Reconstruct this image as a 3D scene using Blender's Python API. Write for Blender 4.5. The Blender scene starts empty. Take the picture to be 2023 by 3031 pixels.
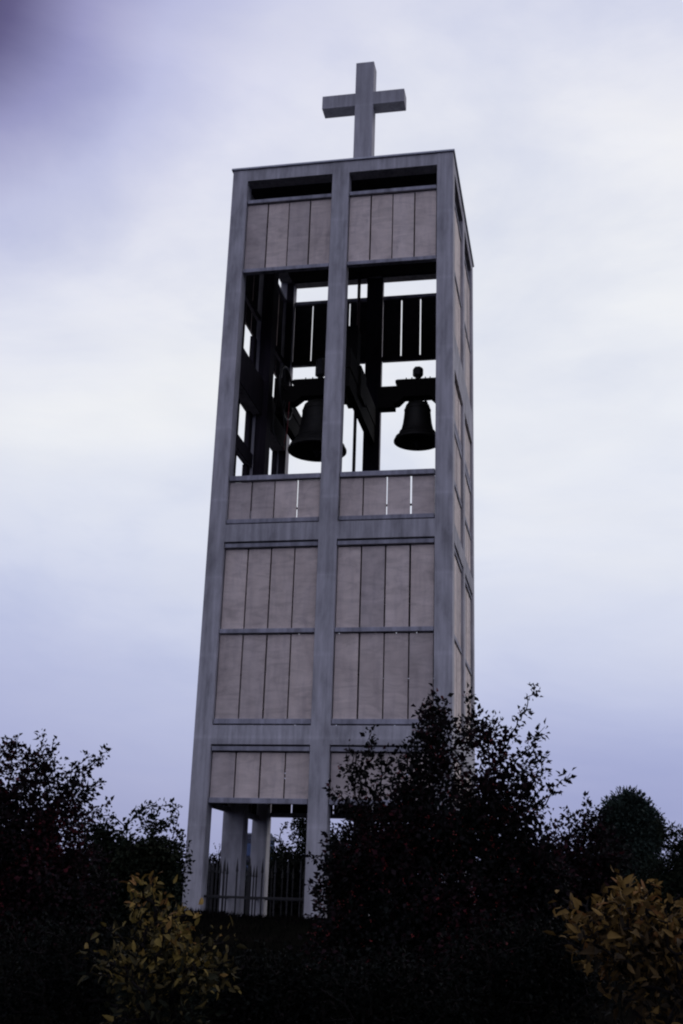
import bpy, bmesh, math, random
import numpy as np
from mathutils import Vector, Matrix

random.seed(7)
rng = np.random.default_rng(7)
scene = bpy.context.scene
col = scene.collection

# ------------------------------------------------------------------ camera
YAW, PITCH, ROLL = -0.202, 0.323, 0.033
CX, CY, CZ = 7.269, -21.986, 0.164
FPX = 3490.0
fw = np.array([math.sin(YAW)*math.cos(PITCH), math.cos(YAW)*math.cos(PITCH), math.sin(PITCH)])
rt_ = np.array([math.cos(YAW), -math.sin(YAW), 0.0])
up_ = np.cross(rt_, fw)
c_, s_ = math.cos(ROLL), math.sin(ROLL)
rt, up = c_*rt_+s_*up_, -s_*rt_+c_*up_
cam_pos = np.array([CX, CY, CZ])
cd = bpy.data.cameras.new('camera')
cam = bpy.data.objects.new('camera', cd)
col.objects.link(cam)
cd.sensor_fit = 'VERTICAL'
cd.sensor_height = 36.0
cd.lens = FPX/3031*36.0
cd.clip_start = 0.05
cd.clip_end = 5000
cam.matrix_world = Matrix(((rt[0], up[0], -fw[0], CX), (rt[1], up[1], -fw[1], CY), (rt[2], up[2], -fw[2], CZ), (0, 0, 0, 1)))
scene.camera = cam


def ray(u, v):
    d = fw+(u-1011.5)/FPX*rt+(1515.5-v)/FPX*up
    return d/np.linalg.norm(d)


def at(u, v, Y):
    d = ray(u, v)
    return cam_pos+d*((Y-CY)/d[1])


def ppm(Y):                      # photo pixels per metre at depth Y
    return FPX/((Y-CY)*0.985)


# ------------------------------------------------------------------ helpers
def link(o, parent=None):
    col.objects.link(o)
    if parent is not None:
        o.parent = parent
    return o


def empty(name, loc=(0, 0, 0)):
    o = bpy.data.objects.new(name, None)
    o.location = loc
    o.empty_display_size = 0.3
    return link(o)


def tag(o, label=None, cat=None, group=None, kind=None):
    if label: o['label'] = label
    if cat: o['category'] = cat
    if group: o['group'] = group
    if kind: o['kind'] = kind
    return o


def mesh_obj(name, bm, mat, parent=None, smooth=False):
    me = bpy.data.meshes.new(name)
    bm.to_mesh(me)
    bm.free()
    me.materials.append(mat)
    if smooth:
        for p in me.polygons: p.use_smooth = True
    return link(bpy.data.objects.new(name, me), parent)


def add_box(bm, lo, hi, bevel=0.0):
    m = bmesh.new()
    bmesh.ops.create_cube(m, size=1.0)
    for v in m.verts:
        v.co = Vector([lo[i]+(v.co[i]+.5)*(hi[i]-lo[i]) for i in range(3)])
    if bevel:
        bmesh.ops.bevel(m, geom=m.edges[:], offset=bevel, segments=2, affect='EDGES', profile=0.6)
    me = bpy.data.meshes.new('t')
    m.to_mesh(me); m.free()
    bm.from_mesh(me)
    bpy.data.meshes.remove(me)


def box(name, lo, hi, mat, parent=None, bevel=0.006):
    bm = bmesh.new()
    lo2 = [min(a, b) for a, b in zip(lo, hi)]
    hi2 = [max(a, b) for a, b in zip(lo, hi)]
    c = [(a+b)/2 for a, b in zip(lo2, hi2)]
    add_box(bm, [a-k for a, k in zip(lo2, c)], [a-k for a, k in zip(hi2, c)], bevel)
    o = mesh_obj(name, bm, mat, parent)
    o.location = c
    return o


def add_tube(bm, pts, radii, n=8, cap=True):
    pts = [Vector(p) for p in pts]
    rings = []
    for i, p in enumerate(pts):
        t = (pts[min(i+1, len(pts)-1)]-pts[max(i-1, 0)]).normalized()
        a = t.orthogonal().normalized() if i == 0 else (rings_n - t*rings_n.dot(t)).normalized()
        rings_n = a
        b = t.cross(a)
        r = radii[i] if hasattr(radii, '__len__') else radii
        rings.append([bm.verts.new(p+(a*math.cos(k*2*math.pi/n)+b*math.sin(k*2*math.pi/n))*r) for k in range(n)])
    for i in range(len(rings)-1):
        for k in range(n):
            bm.faces.new((rings[i][k], rings[i][(k+1) % n], rings[i+1][(k+1) % n], rings[i+1][k]))
    if cap:
        bm.faces.new(rings[0][::-1]); bm.faces.new(rings[-1])


def add_lathe(bm, prof, n=40, center=(0, 0, 0)):
    rings = []
    for r, z in prof:
        if r < 1e-5:
            rings.append([bm.verts.new((center[0], center[1], center[2]+z))])
        else:
            rings.append([bm.verts.new((center[0]+r*math.cos(k*2*math.pi/n), center[1]+r*math.sin(k*2*math.pi/n), center[2]+z)) for k in range(n)])
    for a, b in zip(rings, rings[1:]):
        for k in range(n):
            k2 = (k+1) % n
            if len(a) == 1 and len(b) == 1: continue
            if len(a) == 1: bm.faces.new((a[0], b[k2], b[k]))
            elif len(b) == 1: bm.faces.new((a[k], a[k2], b[0]))
            else: bm.faces.new((a[k], a[k2], b[k2], b[k]))


def add_prism(bm, outline, y0, y1):   # outline in x,z extruded along y
    a = [bm.verts.new((x, y0, z)) for x, z in outline]
    b = [bm.verts.new((x, y1, z)) for x, z in outline]
    n = len(a)
    bm.faces.new(a); bm.faces.new(b[::-1])
    for i in range(n):
        bm.faces.new((a[(i+1) % n], a[i], b[i], b[(i+1) % n]))
    bmesh.ops.recalc_face_normals(bm, faces=bm.faces[:])


# ------------------------------------------------------------------ materials
class NT:
    def __init__(self, name):
        self.m = bpy.data.materials.new(name)
        self.m.use_nodes = True
        self.t = self.m.node_tree
        self.b = self.t.nodes['Principled BSDF']

    def n(self, typ, **kw):
        x = self.t.nodes.new(typ)
        for k, v in kw.items(): setattr(x, k, v)
        return x

    def l(self, a, b): self.t.links.new(a, b)

    def noise(self, vec, scale, detail=4, rough=0.55, dist=0.0):
        x = self.n('ShaderNodeTexNoise')
        x.inputs['Scale'].default_value = scale
        x.inputs['Detail'].default_value = detail
        x.inputs['Roughness'].default_value = rough
        x.inputs['Distortion'].default_value = dist
        self.l(vec, x.inputs['Vector'])
        return x.outputs['Fac']

    def mapping(self, vec, scale=(1, 1, 1), rot=(0, 0, 0)):
        x = self.n('ShaderNodeMapping')
        x.inputs['Scale'].default_value = scale
        x.inputs['Rotation'].default_value = rot
        self.l(vec, x.inputs['Vector'])
        return x.outputs[0]

    def ramp(self, fac, stops, interp='LINEAR'):
        x = self.n('ShaderNodeValToRGB')
        x.color_ramp.interpolation = interp
        e = x.color_ramp.elements
        while len(e) < len(stops): e.new(0.5)
        for i, (p, c) in enumerate(stops):
            e[i].position = p
            e[i].color = (c[0], c[1], c[2], 1) if hasattr(c, '__len__') else (c, c, c, 1)
        self.l(fac, x.inputs[0])
        return x.outputs[0]

    def mix(self, fac, a, b, mode='MIX'):
        x = self.n('ShaderNodeMix', data_type='RGBA', blend_type=mode)
        for s, v in ((x.inputs[0], fac), (x.inputs[6], a), (x.inputs[7], b)):
            if isinstance(v, (int, float)): s.default_value = v
            elif isinstance(v, tuple): s.default_value = (*v, 1)
            else: self.l(v, s)
        return x.outputs[2]

    def math(self, op, a, b=0.0):
        x = self.n('ShaderNodeMath', operation=op)
        for s, v in ((x.inputs[0], a), (x.inputs[1], b)):
            if isinstance(v, (int, float)): s.default_value = v
            else: self.l(v, s)
        return x.outputs[0]

    def bump(self, h, strength=0.3, dist=0.01):
        x = self.n('ShaderNodeBump')
        x.inputs['Strength'].default_value = strength
        x.inputs['Distance'].default_value = dist
        self.l(h, x.inputs['Height'])
        self.l(x.outputs[0], self.b.inputs['Normal'])


def concrete(name, base, var=0.35, seed_off=0.0):
    t = NT(name)
    pos = t.n('ShaderNodeNewGeometry').outputs['Position']
    streak = t.noise(t.mapping(pos, (9, 9, 0.9)), 1.0, 5, 0.6)
    blotch = t.noise(t.mapping(pos, (3.4, 3.4, 1.1)), 1.0, 5, 0.6)
    boards = t.noise(t.mapping(pos, (14, 14, 0.25)), 1.0, 1, 0.5)
    fine = t.noise(pos, 60, 4, 0.6)
    # pour joints: horizontal bands of slightly different tone
    sep = t.n('ShaderNodeSeparateXYZ'); t.l(pos, sep.inputs[0])
    zj = t.math('MULTIPLY', t.math('ADD', sep.outputs['Z'], t.math('MULTIPLY', fine, .12)), 0.62)
    fr = t.math('FRACT', zj)
    joint = t.ramp(fr, [(0, 1.12), (0.02, 1.1), (0.045, 1.0), (0.97, 1.0), (1, 1.12)])
    wn = t.n('ShaderNodeTexWhiteNoise', noise_dimensions='1D')
    t.l(t.math('FLOOR', zj), wn.inputs['W'])
    tone = t.ramp(wn.outputs['Value'], [(0, .9), (1, 1.08)])
    c = t.ramp(blotch, [(0.3, tuple(b*(1-var) for b in base)), (0.5, base), (0.72, tuple(b*(1+var*.6) for b in base))])
    c = t.mix(0.6, c, t.ramp(streak, [(0.3, .68), (0.5, 1.0), (0.7, 1.18)]), 'MULTIPLY')
    c = t.mix(0.5, c, t.ramp(boards, [(0.35, .8), (0.6, 1.1)]), 'MULTIPLY')
    c = t.mix(0.8, c, joint, 'MULTIPLY')
    c = t.mix(0.8, c, tone, 'MULTIPLY')
    c = t.mix(0.5, c, t.ramp(fine, [(0.3, .85), (0.7, 1.12)]), 'MULTIPLY')
    t.l(c, t.b.inputs['Base Color'])
    t.b.inputs['Roughness'].default_value = 0.92
    t.b.inputs['Specular IOR Level'].default_value = 0.2
    t.bump(t.math('ADD', fine, t.math('MULTIPLY', boards, 1.5)), 0.5, 0.006)
    return t.m


def stone_panel(name):
    t = NT(name)
    tc = t.n('ShaderNodeTexCoord').outputs['Object']
    oi = t.n('ShaderNodeObjectInfo').outputs['Random']
    add = t.n('ShaderNodeVectorMath', operation='ADD')
    comb = t.n('ShaderNodeCombineXYZ')
    t.l(t.math('MULTIPLY', oi, 37.0), comb.inputs[0]); t.l(t.math('MULTIPLY', oi, 91.0), comb.inputs[2])
    t.l(tc, add.inputs[0]); t.l(comb.outputs[0], add.inputs[1])
    v = add.outputs[0]
    vein = t.noise(t.mapping(v, (1.5, 1.5, 5), (0.5, 0.75, 0.3)), 1.0, 5, 0.6, 1.4)
    cloud = t.noise(t.mapping(v, (2.2, 2.2, 1.1)), 1.0, 3, 0.5)
    fine = t.noise(v, 45, 4, 0.6)
    c = t.ramp(cloud, [(0.3, (.56, .48, .435)), (0.5, (.63, .545, .495)), (0.7, (.69, .60, .55))])
    c = t.mix(0.8, c, t.ramp(vein, [(0.32, .78), (0.5, 1.0), (0.68, 1.14)]), 'MULTIPLY')
    c = t.mix(0.6, c, t.ramp(fine, [(0.3, .88), (0.7, 1.1)]), 'MULTIPLY')
    c = t.mix(1.0, c, t.ramp(oi, [(0, (.80, .80, .82)), (.5, (1, .98, .96)), (1, (1.1, 1.09, 1.08))]), 'MULTIPLY')
    stain = t.noise(t.mapping(v, (2.5, 2.5, 1.3), (.2, .7, .1)), 1.0, 6, .65, 1.2)
    c = t.mix(.45, c, t.ramp(stain, [(.33, (.72, .71, .74)), (.48, (1, 1, 1)), (.7, (1.08, 1.06, 1.04))]), 'MULTIPLY')
    drip = t.noise(t.mapping(v, (7, 7, .8)), 1.0, 3, .6)
    c = t.mix(.35, c, t.ramp(drip, [(.36, (.72, .72, .76)), (.5, (1, 1, 1))]), 'MULTIPLY')
    t.l(c, t.b.inputs['Base Color'])
    t.b.inputs['Roughness'].default_value = 0.75
    t.b.inputs['Specular IOR Level'].default_value = 0.3
    t.bump(fine, 0.25, 0.004)
    return t.m


def simple(name, c1, c2, scale=8, rough=0.6, metal=0.0, stretch=(1, 1, 1)):
    t = NT(name)
    pos = t.n('ShaderNodeNewGeometry').outputs['Position']
    f = t.noise(t.mapping(pos, stretch), scale, 5, 0.6)
    t.l(t.ramp(f, [(0.35, c1), (0.65, c2)]), t.b.inputs['Base Color'])
    t.b.inputs['Roughness'].default_value = rough
    t.b.inputs['Metallic'].default_value = metal
    if rough > .85: t.b.inputs['Specular IOR Level'].default_value = .08
    t.bump(f, 0.2, 0.005)
    return t.m


def leaf_mat(name, stops, rough=0.55, spec=0.25, trans=0.0):
    t = NT(name)
    at_ = t.n('ShaderNodeAttribute', attribute_name='tint').outputs['Fac']
    c = t.ramp(at_, stops)
    pos = t.n('ShaderNodeNewGeometry').outputs['Position']
    f = t.noise(pos, 35, 3, 0.5)
    c = t.mix(0.6, c, t.ramp(f, [(0.3, .7), (0.7, 1.2)]), 'MULTIPLY')
    t.l(c, t.b.inputs['Base Color'])
    t.b.inputs['Roughness'].default_value = rough
    t.b.inputs['Specular IOR Level'].default_value = spec*.1
    if trans:
        out = t.t.nodes['Material Output']
        tr = t.n('ShaderNodeBsdfTranslucent')
        t.l(c, tr.inputs['Color'])
        mx = t.n('ShaderNodeMixShader')
        mx.inputs[0].default_value = trans
        t.l(t.b.outputs[0], mx.inputs[1]); t.l(tr.outputs[0], mx.inputs[2])
        t.l(mx.outputs[0], out.inputs['Surface'])
    return t.m


M_post = concrete('frame_concrete', (.415, .402, .42), 0.36)
M_rail = concrete('rail_concrete', (.33, .325, .365), 0.4)
M_cross = concrete('cross_concrete', (.39, .38, .40), 0.15)
M_in = simple('dark_soffit', (.03, .028, .032), (.05, .045, .05), 3, 0.9)  # one even dark tone for the slabs
M_panel = stone_panel('warm_stone_panel')
M_shade = simple('belfry_shade_tone', (.018, .015, .02), (.032, .027, .034), 4, .95, 0, (6, 6, .4))  # dark tone standing in for belfry shade
M_back = simple('panel_back_shade', (.02, .017, .02), (.035, .03, .034), 5, 0.95)  # shade inside the tower put into the colour of the panel backs
M_flash = simple('zinc_flashing', (.32, .33, .36), (.42, .43, .47), 6, 0.5, 0.6)
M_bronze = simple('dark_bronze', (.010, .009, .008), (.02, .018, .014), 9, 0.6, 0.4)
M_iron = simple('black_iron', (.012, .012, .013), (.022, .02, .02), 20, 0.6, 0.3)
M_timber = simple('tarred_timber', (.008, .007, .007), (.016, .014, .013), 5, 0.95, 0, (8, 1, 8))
M_cable = simple('red_cable', (.16, .02, .02), (.2, .03, .03), 8, 0.6)
M_pipe = simple('brown_pipe', (.05, .035, .035), (.08, .05, .05), 8, 0.6)
M_bark = simple('dark_bark', (.007, .006, .006), (.014, .011, .010), 18, 1.0, 0, (3, 3, .6))

# ------------------------------------------------------------------ tower
W, D = 5.0, 4.95
PW, C0, C1 = 0.354, 2.307, 2.687
TOP, TB, RT, PB, SB, SR, B1, MR, QR, B2, LP = 15.948, 15.648, 15.164, 13.327, 8.551, 7.506, 7.114, 5.218, 3.436, 3.05, 1.957
GB = -0.55
tower = empty('bell_tower', (0, 0, GB))
tag(tower, 'tall open grey concrete bell tower clad in pinkish stone panels, cross on its roof', 'tower')


def T(o):
    o.parent = tower
    o.location = (o.location[0], o.location[1], o.location[2]-GB)
    return o


def face_xy(face, s, d):
    if face == 'front': return (s, d)
    if face == 'back': return (W-s, D-d)
    if face == 'left': return (d, s*D/W)
    return (W-d, s*D/W)


def fbox(name, face, s0, s1, d0, d1, z0, z1, mat, bevel=0.006):
    a = face_xy(face, s0, d0); b = face_xy(face, s1, d1)
    return T(box(name, (a[0], a[1], z0), (b[0], b[1], z1), mat, None, bevel))


for x0 in (0, W-PW):
    for y0 in (0, D-PW):
        T(box('corner_post', (x0, y0, GB), (x0+PW, y0+PW, TOP-.004), M_post, None, 0.012))
for f in ('front', 'back', 'left', 'right'):
    fbox('centre_post', f, C0, C1, 0.0, 0.30 if f in ('front', 'back') else 0.45, GB, TOP-.004, M_post, 0.012)

panel_src = {}
n_panel = [0]
rest_bm = bmesh.new()
GAP = 0.028


def back_faces(me, face, only=None):
    # panel inner faces darkened: interior shade painted into their colour
    nrm = {'front': (0, 1, 0), 'back': (0, -1, 0), 'left': (1, 0, 0), 'right': (-1, 0, 0)}[face]
    for p in me.polygons:
        if p.normal.dot(Vector(nrm)) > .9: p.material_index = 1


def add_panel(face, s0, s1, z0, z1):
    w = s1-s0; h = z1-z0
    dep = (0.10 if face in ('front', 'back') else .06)+random.uniform(-.006, .006)
    a = face_xy(face, s0, dep); b = face_xy(face, s1, dep+.045)
    lo = (min(a[0], b[0]), min(a[1], b[1]), z0); hi = (max(a[0], b[0]), max(a[1], b[1]), z1)
    c = tuple((p+q)/2 for p, q in zip(lo, hi))
    if face == 'front' or (face == 'right' and z1 > 3.2):
        key = (face, round(w, 2), round(z1, 1), round(z0, 1))
        if key not in panel_src:
            o = box('stone_panel', lo, hi, M_panel, None, 0.004)
            panel_src[key] = o
            o.data.materials.append(M_back)
            back_faces(o.data, face)
            T(o)
        else:
            o = panel_src[key].copy()
            col.objects.link(o)
            o.location = c
            T(o)
        n_panel[0] += 1
    else:
        add_box(rest_bm, (lo[0], lo[1], lo[2]-GB), (hi[0], hi[1], hi[2]-GB), 0.004)


BAYS = [(PW, C0), (C1, W-PW)]


def panel_row(face, z0, z1, skip=(), gaps=None):
    for bi, (a, b) in enumerate(BAYS):
        n = 4
        w = (b-a-GAP*(n+.4))/n
        for i in range(n):
            if i in skip: continue
            g = GAP
            s0 = a+GAP*.7+i*(w+GAP)+random.uniform(-.005, .005)
            add_panel(face, s0, s0+w, z0+random.uniform(-.004, .004), z1+random.uniform(-.004, .004))


def rail(face, z0, z1, d0=0.035, d1=0.17):
    for a, b in BAYS:
        fbox('rail', face, a+.012, b-.012, d0, d1, z0, z1, M_rail, 0.008)


def beam(face, z0, z1):
    for a, b in BAYS:
        fbox('tie_beam', face, a-.02, b+.02, 0.004, 0.32, z0, z1, M_post, 0.008)


G2 = 0.018
for f in ('front', 'back', 'left', 'right'):
    beam(f, TB, TOP-.006)
    rail(f, RT-.085, RT)
    panel_row(f, PB+.09, RT-.085-.022)
    rail(f, PB, PB+.085)
    side = f in ('left', 'right')
    if side:
        sk = (2, 3) if f == 'left' else ()
        panel_row(f, 11.80, PB-.025, sk)
        if f == 'left':
            for a, b in BAYS:                      # short panels closing the head of the slot
                w = (b-a-GAP*4.4)/4
                for i in sk:
                    s0 = a+GAP*.7+i*(w+GAP)
                    add_panel(f, s0, s0+w, 12.82, PB-.025)
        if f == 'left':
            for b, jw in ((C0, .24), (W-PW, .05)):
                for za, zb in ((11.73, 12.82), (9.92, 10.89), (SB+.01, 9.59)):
                    fbox('shade_jamb', f, b-jw, b+.005, 0.02, .13, za, zb, M_shade, .004)
        beam(f, 10.90, 11.72)
        panel_row(f, 9.93, 10.86, sk)
        rail(f, 9.60, 9.75)
        rail(f, 9.78, 9.90)
        panel_row(f, SB+.05, 9.58, sk)
    rail(f, SB-.105, SB)
    panel_row(f, SR+.10, SB-.105-.022)
    rail(f, SR+.012, SR+.10)
    beam(f, B1, SR-.02)
    rail(f, B1-.115, B1-.03, 0.03)
    panel_row(f, MR+.10, B1-.14)
    rail(f, MR+.012, MR+.10)
    panel_row(f, QR+.11, MR-.012)
    rail(f, QR+.012, QR+.11)
    beam(f, B2, QR-.02)
    rail(f, B2-.115, B2-.03, 0.03)
    lpz = LP+.09 if f == 'back' else LP
    panel_row(f, lpz+.10, B2-.14)
    rail(f, lpz, lpz+.10)
    # added dark sheets that paint shade onto the inside of the belfry
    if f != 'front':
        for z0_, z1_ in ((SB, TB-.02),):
            fbox('shade_lining', f, C0-.012, C1+.012, .22 if f == 'back' else .20, .325 if f == 'back' else .468, z0_, z1_, M_shade, 0.004)
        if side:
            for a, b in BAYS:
                fbox('shade_lining', f, a, b, .322, .345, 10.88, 11.74, M_shade, 0.003)
                fbox('shade_lining', f, a, b, .171, .185, 9.59, 9.91, M_shade, 0.003)
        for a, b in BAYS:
            fbox('shade_lining', f, a, b, .171, .19, PB-.01, PB+.10, M_shade, 0.003)
            fbox('shade_lining', f, a, b, .322, .345, TB-.02, TOP-.05, M_shade, 0.003)
    # thin ties behind the panels, seen through the open joints
    for z in (7.83, 6.05, 4.4):
        for a, b in BAYS:
            fbox('panel_tie', f, a, b, 0.165, 0.20, z, z+.035, M_iron, 0.0)
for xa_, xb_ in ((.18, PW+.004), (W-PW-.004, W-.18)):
    T(box('shade_lining', (xa_, D-PW-.016, SB), (xb_, D-PW+.03, TB-.03), M_shade, None, .003))  # added sheets painting shade over the rear corner posts
rb = mesh_obj('stone_panel', rest_bm, M_panel, tower)
rb.data.materials.append(M_back)
for p in rb.data.polygons:
    c = p.center
    if (c.x < .3 and p.normal.x > .9) or (c.y > D-.3 and p.normal.y < -.9) or (c.x > W-.3 and p.normal.x < -.9): p.material_index = 1
tag(rb, kind='stuff')
print('individual panels', n_panel[0])
T(box('roof_slab', (0.33, .33, TB+.02), (W-.33, D-.33, TOP-.01), M_in, None, 0))
T(box('roof_edge', (-.035, -.035, TOP), (W+.035, D+.035, TOP+.045), M_flash, None, 0.008))
T(box('shade_slab', (.20, .21, B2+.03), (W-.20, D-.21, QR-.05), M_in, None, 0))  # added unseen slabs, here and above, keep the interior dark
T(box('shade_slab', (.21, .22, B1+.03), (W-.21, D-.22, SR-.06), M_in, None, 0))
bm = bmesh.new()
add_tube(bm, [(2.13, 4.42, SR-.06-GB), (2.13, 4.42, TB-GB+.03)], 0.042, 10)
mesh_obj('down_pipe', bm, M_pipe, tower, True)

# ------------------------------------------------------------------ cross
cr = empty('roof_cross', (2.5, 2.62, TOP+.045))
tag(cr, 'plain square edged concrete cross standing on the tower roof', 'cross')
z0 = TOP+.045
bm = bmesh.new()
add_box(bm, (-.232, -.20, 0), (.232, .20, 20.60-z0), 0.014)
mesh_obj('upright', bm, M_cross, cr)
for x0, x1 in ((-1.08, -.228), (.228, 1.02)):
    bm = bmesh.new()
    add_box(bm, (x0, -.196, 19.30-z0), (x1, .196, 19.68-z0), 0.014)
    mesh_obj('cross_arm', bm, M_cross, cr)

# ------------------------------------------------------------------ bell frame
fr = empty('timber_bell_cradle', (2.5, 2.47, 11.0))
tag(fr, 'heavy dark timber frame carrying the two bells inside the tower belfry', 'timber cradle')


def F(name, lo, hi, bev=0.01, mat=M_timber):
    o = box(name, lo, hi, mat, None, bev)
    o.parent = fr
    o.location = Vector(o.location)-Vector((2.5, 2.47, 11.0))
    return o


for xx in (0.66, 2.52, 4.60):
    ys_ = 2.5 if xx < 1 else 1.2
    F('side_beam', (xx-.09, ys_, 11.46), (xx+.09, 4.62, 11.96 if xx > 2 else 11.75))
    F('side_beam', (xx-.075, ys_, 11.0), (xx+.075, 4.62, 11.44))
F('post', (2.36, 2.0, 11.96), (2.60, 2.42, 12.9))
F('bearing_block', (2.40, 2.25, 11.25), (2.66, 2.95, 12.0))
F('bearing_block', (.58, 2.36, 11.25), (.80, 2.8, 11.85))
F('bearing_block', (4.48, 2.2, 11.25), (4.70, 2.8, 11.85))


def brace(xx, ya, za, yb, zb, w=.12):
    bm = bmesh.new()
    o0 = Vector((2.5, 2.47, 11.0))
    d = Vector((0, yb-ya, zb-za)).normalized(); nrm = Vector((0, -d.z, d.y))*w
    pts = [Vector((xx, ya, za))-nrm, Vector((xx, ya, za))+nrm, Vector((xx, yb, zb))+nrm, Vector((xx, yb, zb))-nrm]
    A = [bm.verts.new(p+Vector((-.07, 0, 0))-o0) for p in pts]; B = [bm.verts.new(p+Vector((.07, 0, 0))-o0) for p in pts]
    bm.faces.new(A); bm.faces.new(B[::-1])
    for i in range(4): bm.faces.new((A[(i+1) % 4], A[i], B[i], B[(i+1) % 4]))
    bmesh.ops.recalc_face_normals(bm, faces=bm.faces[:])
    mesh_obj('brace', bm, M_timber, fr)






# ------------------------------------------------------------------ bells
def make_bell(name, cx, cy, rim_z, R, H, arm_l, arm_r, label, knob_h):
    top = rim_z+H
    e = empty(name, (cx, cy, rim_z))
    tag(e, label, 'bell', 'bells hanging side by side in the belfry')
    k = R/0.53
    prof_o = [(1.0, 0.0), (1.0, .03), (.96, .07), (.86, .14), (.76, .22), (.68, .32), (.625, .45), (.59, .60), (.565, .74), (.545, .84), (.50, .92), (.40, .97), (.22, 1.0), (0.0, 1.005)]
    bm = bmesh.new()
    outer = [(r*R, z*H) for r, z in prof_o]
    inner = [(max(r*R-.05, 0), z*H-.03) for r, z in prof_o[2:]][::-1]
    inner[0] = (0.0, inner[0][1])
    add_lathe(bm, inner+[(.93*R, 0.0)]+outer, 48)
    bmesh.ops.recalc_face_normals(bm, faces=bm.faces[:])
    body = mesh_obj('bell_body', bm, M_bronze, e, True)
    for zz in (.10, .24, .80):
        bm = bmesh.new()
        rr = np.interp(zz, [z for r, z in prof_o], [r for r, z in prof_o])*R
        add_lathe(bm, [(rr-.01, zz*H-.02), (rr+.012, zz*H-.012), (rr+.012, zz*H+.008), (rr-.012, zz*H+.018)], 48)
        mesh_obj('moulding', bm, M_bronze, body, True)
    bm = bmesh.new()                                  # crown loops
    for x in (-.17, -.06, .06, .17):
        add_tube(bm, [(x*k*1.25, 0, H*.97), (x*k*1.0, 0, H+.06), (x*k*.9, 0, H+.14)], .028*k, 8)
    mesh_obj('crown_loop', bm, M_bronze, e, True)
    bm = bmesh.new()                                  # clapper
    add_tube(bm, [(0, 0, H*.9), (0, 0, .06)], .022, 8)
    add_lathe(bm, [(0, -.12), (.03, -.12), (.03, -.05), (.06*k, -.02), (.075*k, .03), (.05*k, .1), (0, .13)], 20)
    mesh_obj('clapper', bm, M_iron, e, True)
    hz = H+.02                                         # stepped headstock
    bm = bmesh.new()
    o = [(-arm_l, hz+.36), (-arm_l, hz-.16), (-.52*k, hz-.16), (-.52*k, hz-.06), (-.44*k, hz-.05), (-.34*k, hz+.05), (-.3*k, hz+.09), (.3*k, hz+.09), (.34*k, hz+.05), (.44*k, hz-.05), (.52*k, hz-.06), (.52*k, hz-.16), (arm_r, hz-.16), (arm_r, hz+.36),
         (.47*k, hz+.36), (.47*k, hz+.42), (.5*k, hz+.44), (.5*k, hz+.5), (.46*k, hz+.52), (-.46*k, hz+.52), (-.5*k, hz+.5), (-.5*k, hz+.44), (-.47*k, hz+.42), (-.47*k, hz+.36)]
    add_prism(bm, o, -.15, .15)
    hs = mesh_obj('headstock', bm, M_timber, e)
    for x in (-.27, -.14, .17, .28):
        bm = bmesh.new()
        add_tube(bm, [(x*k, 0, hz+.50), (x*k, 0, hz+.56), (x*k, 0, hz+.565), (x*k, 0, hz+.62)], [.03, .03, .016, .012], 8)
        mesh_obj('bolt', bm, M_iron, hs)
    bm = bmesh.new()
    add_lathe(bm, [(0, hz+.50), (.11, hz+.50), (.06, hz+.58), (.06, hz+.61), (.11, hz+.64), (.122, hz+.67), (.122, hz+.62+knob_h), (.10, hz+.66+knob_h), (.02, hz+.68+knob_h), (0, hz+.68+knob_h)], 6)
    mesh_obj('counterweight', bm, M_iron, hs)
    return e


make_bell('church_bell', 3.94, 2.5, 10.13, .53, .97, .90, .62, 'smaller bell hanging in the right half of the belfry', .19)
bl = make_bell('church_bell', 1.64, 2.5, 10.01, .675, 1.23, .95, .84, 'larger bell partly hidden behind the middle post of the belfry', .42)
bm = bmesh.new()                                       # ringing wheel beside the larger bell
pts = [(-.80, .62*math.cos(a), 1.5+.62*math.sin(a)) for a in np.linspace(0, 2*math.pi, 40)]
add_tube(bm, pts, .028, 6, False)
for a in range(6):
    add_tube(bm, [(-.80, 0, 1.5), (-.80, .6*math.cos(a*math.pi/3), 1.5+.6*math.sin(a*math.pi/3))], .018, 6)
mesh_obj('ringing_wheel', bm, M_iron, bl, True)

for k_, (pp, m_, lab, nm) in enumerate([
        ([(1.03, 2.1, 11.1), (1.035, 2.05, 10.8), (1.03, 2.05, 10.5), (1.0, 2.1, 10.3), (.93, 2.2, 10.1), (.90, 2.3, 10.0)], M_cable, 'thin red cable hanging from the frame to the lip of the larger bell', 'hanging_cable'),
        ([(.70, 2.2, 11.2), (.68, 2.1, 10.7), (.70, 2.1, 10.35), (.80, 2.15, 10.15), (.90, 2.2, 10.05), (.96, 2.15, 10.3), (.92, 2.1, 10.7), (.95, 2.1, 11.1)], M_iron, 'dark looped cable hanging left of the larger bell', 'hanging_cable')]):
    bm = bmesh.new()
    p0 = Vector(pp[0])
    cv = []
    P = [Vector(p)-p0 for p in pp]
    for i in range(len(P)-1):
        for t in np.linspace(0, 1, 6, endpoint=False):
            a = P[max(i-1, 0)]; b = P[i]; c = P[i+1]; d = P[min(i+2, len(P)-1)]
            cv.append(.5*((2*b)+(c-a)*t+(2*a-5*b+4*c-d)*t*t+(-a+3*b-3*c+d)*t**3))
    cv.append(P[-1])
    add_tube(bm, cv, .010, 6)
    o = mesh_obj(nm, bm, m_, None, True)
    o.location = p0
    tag(o, lab, 'cable')

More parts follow.
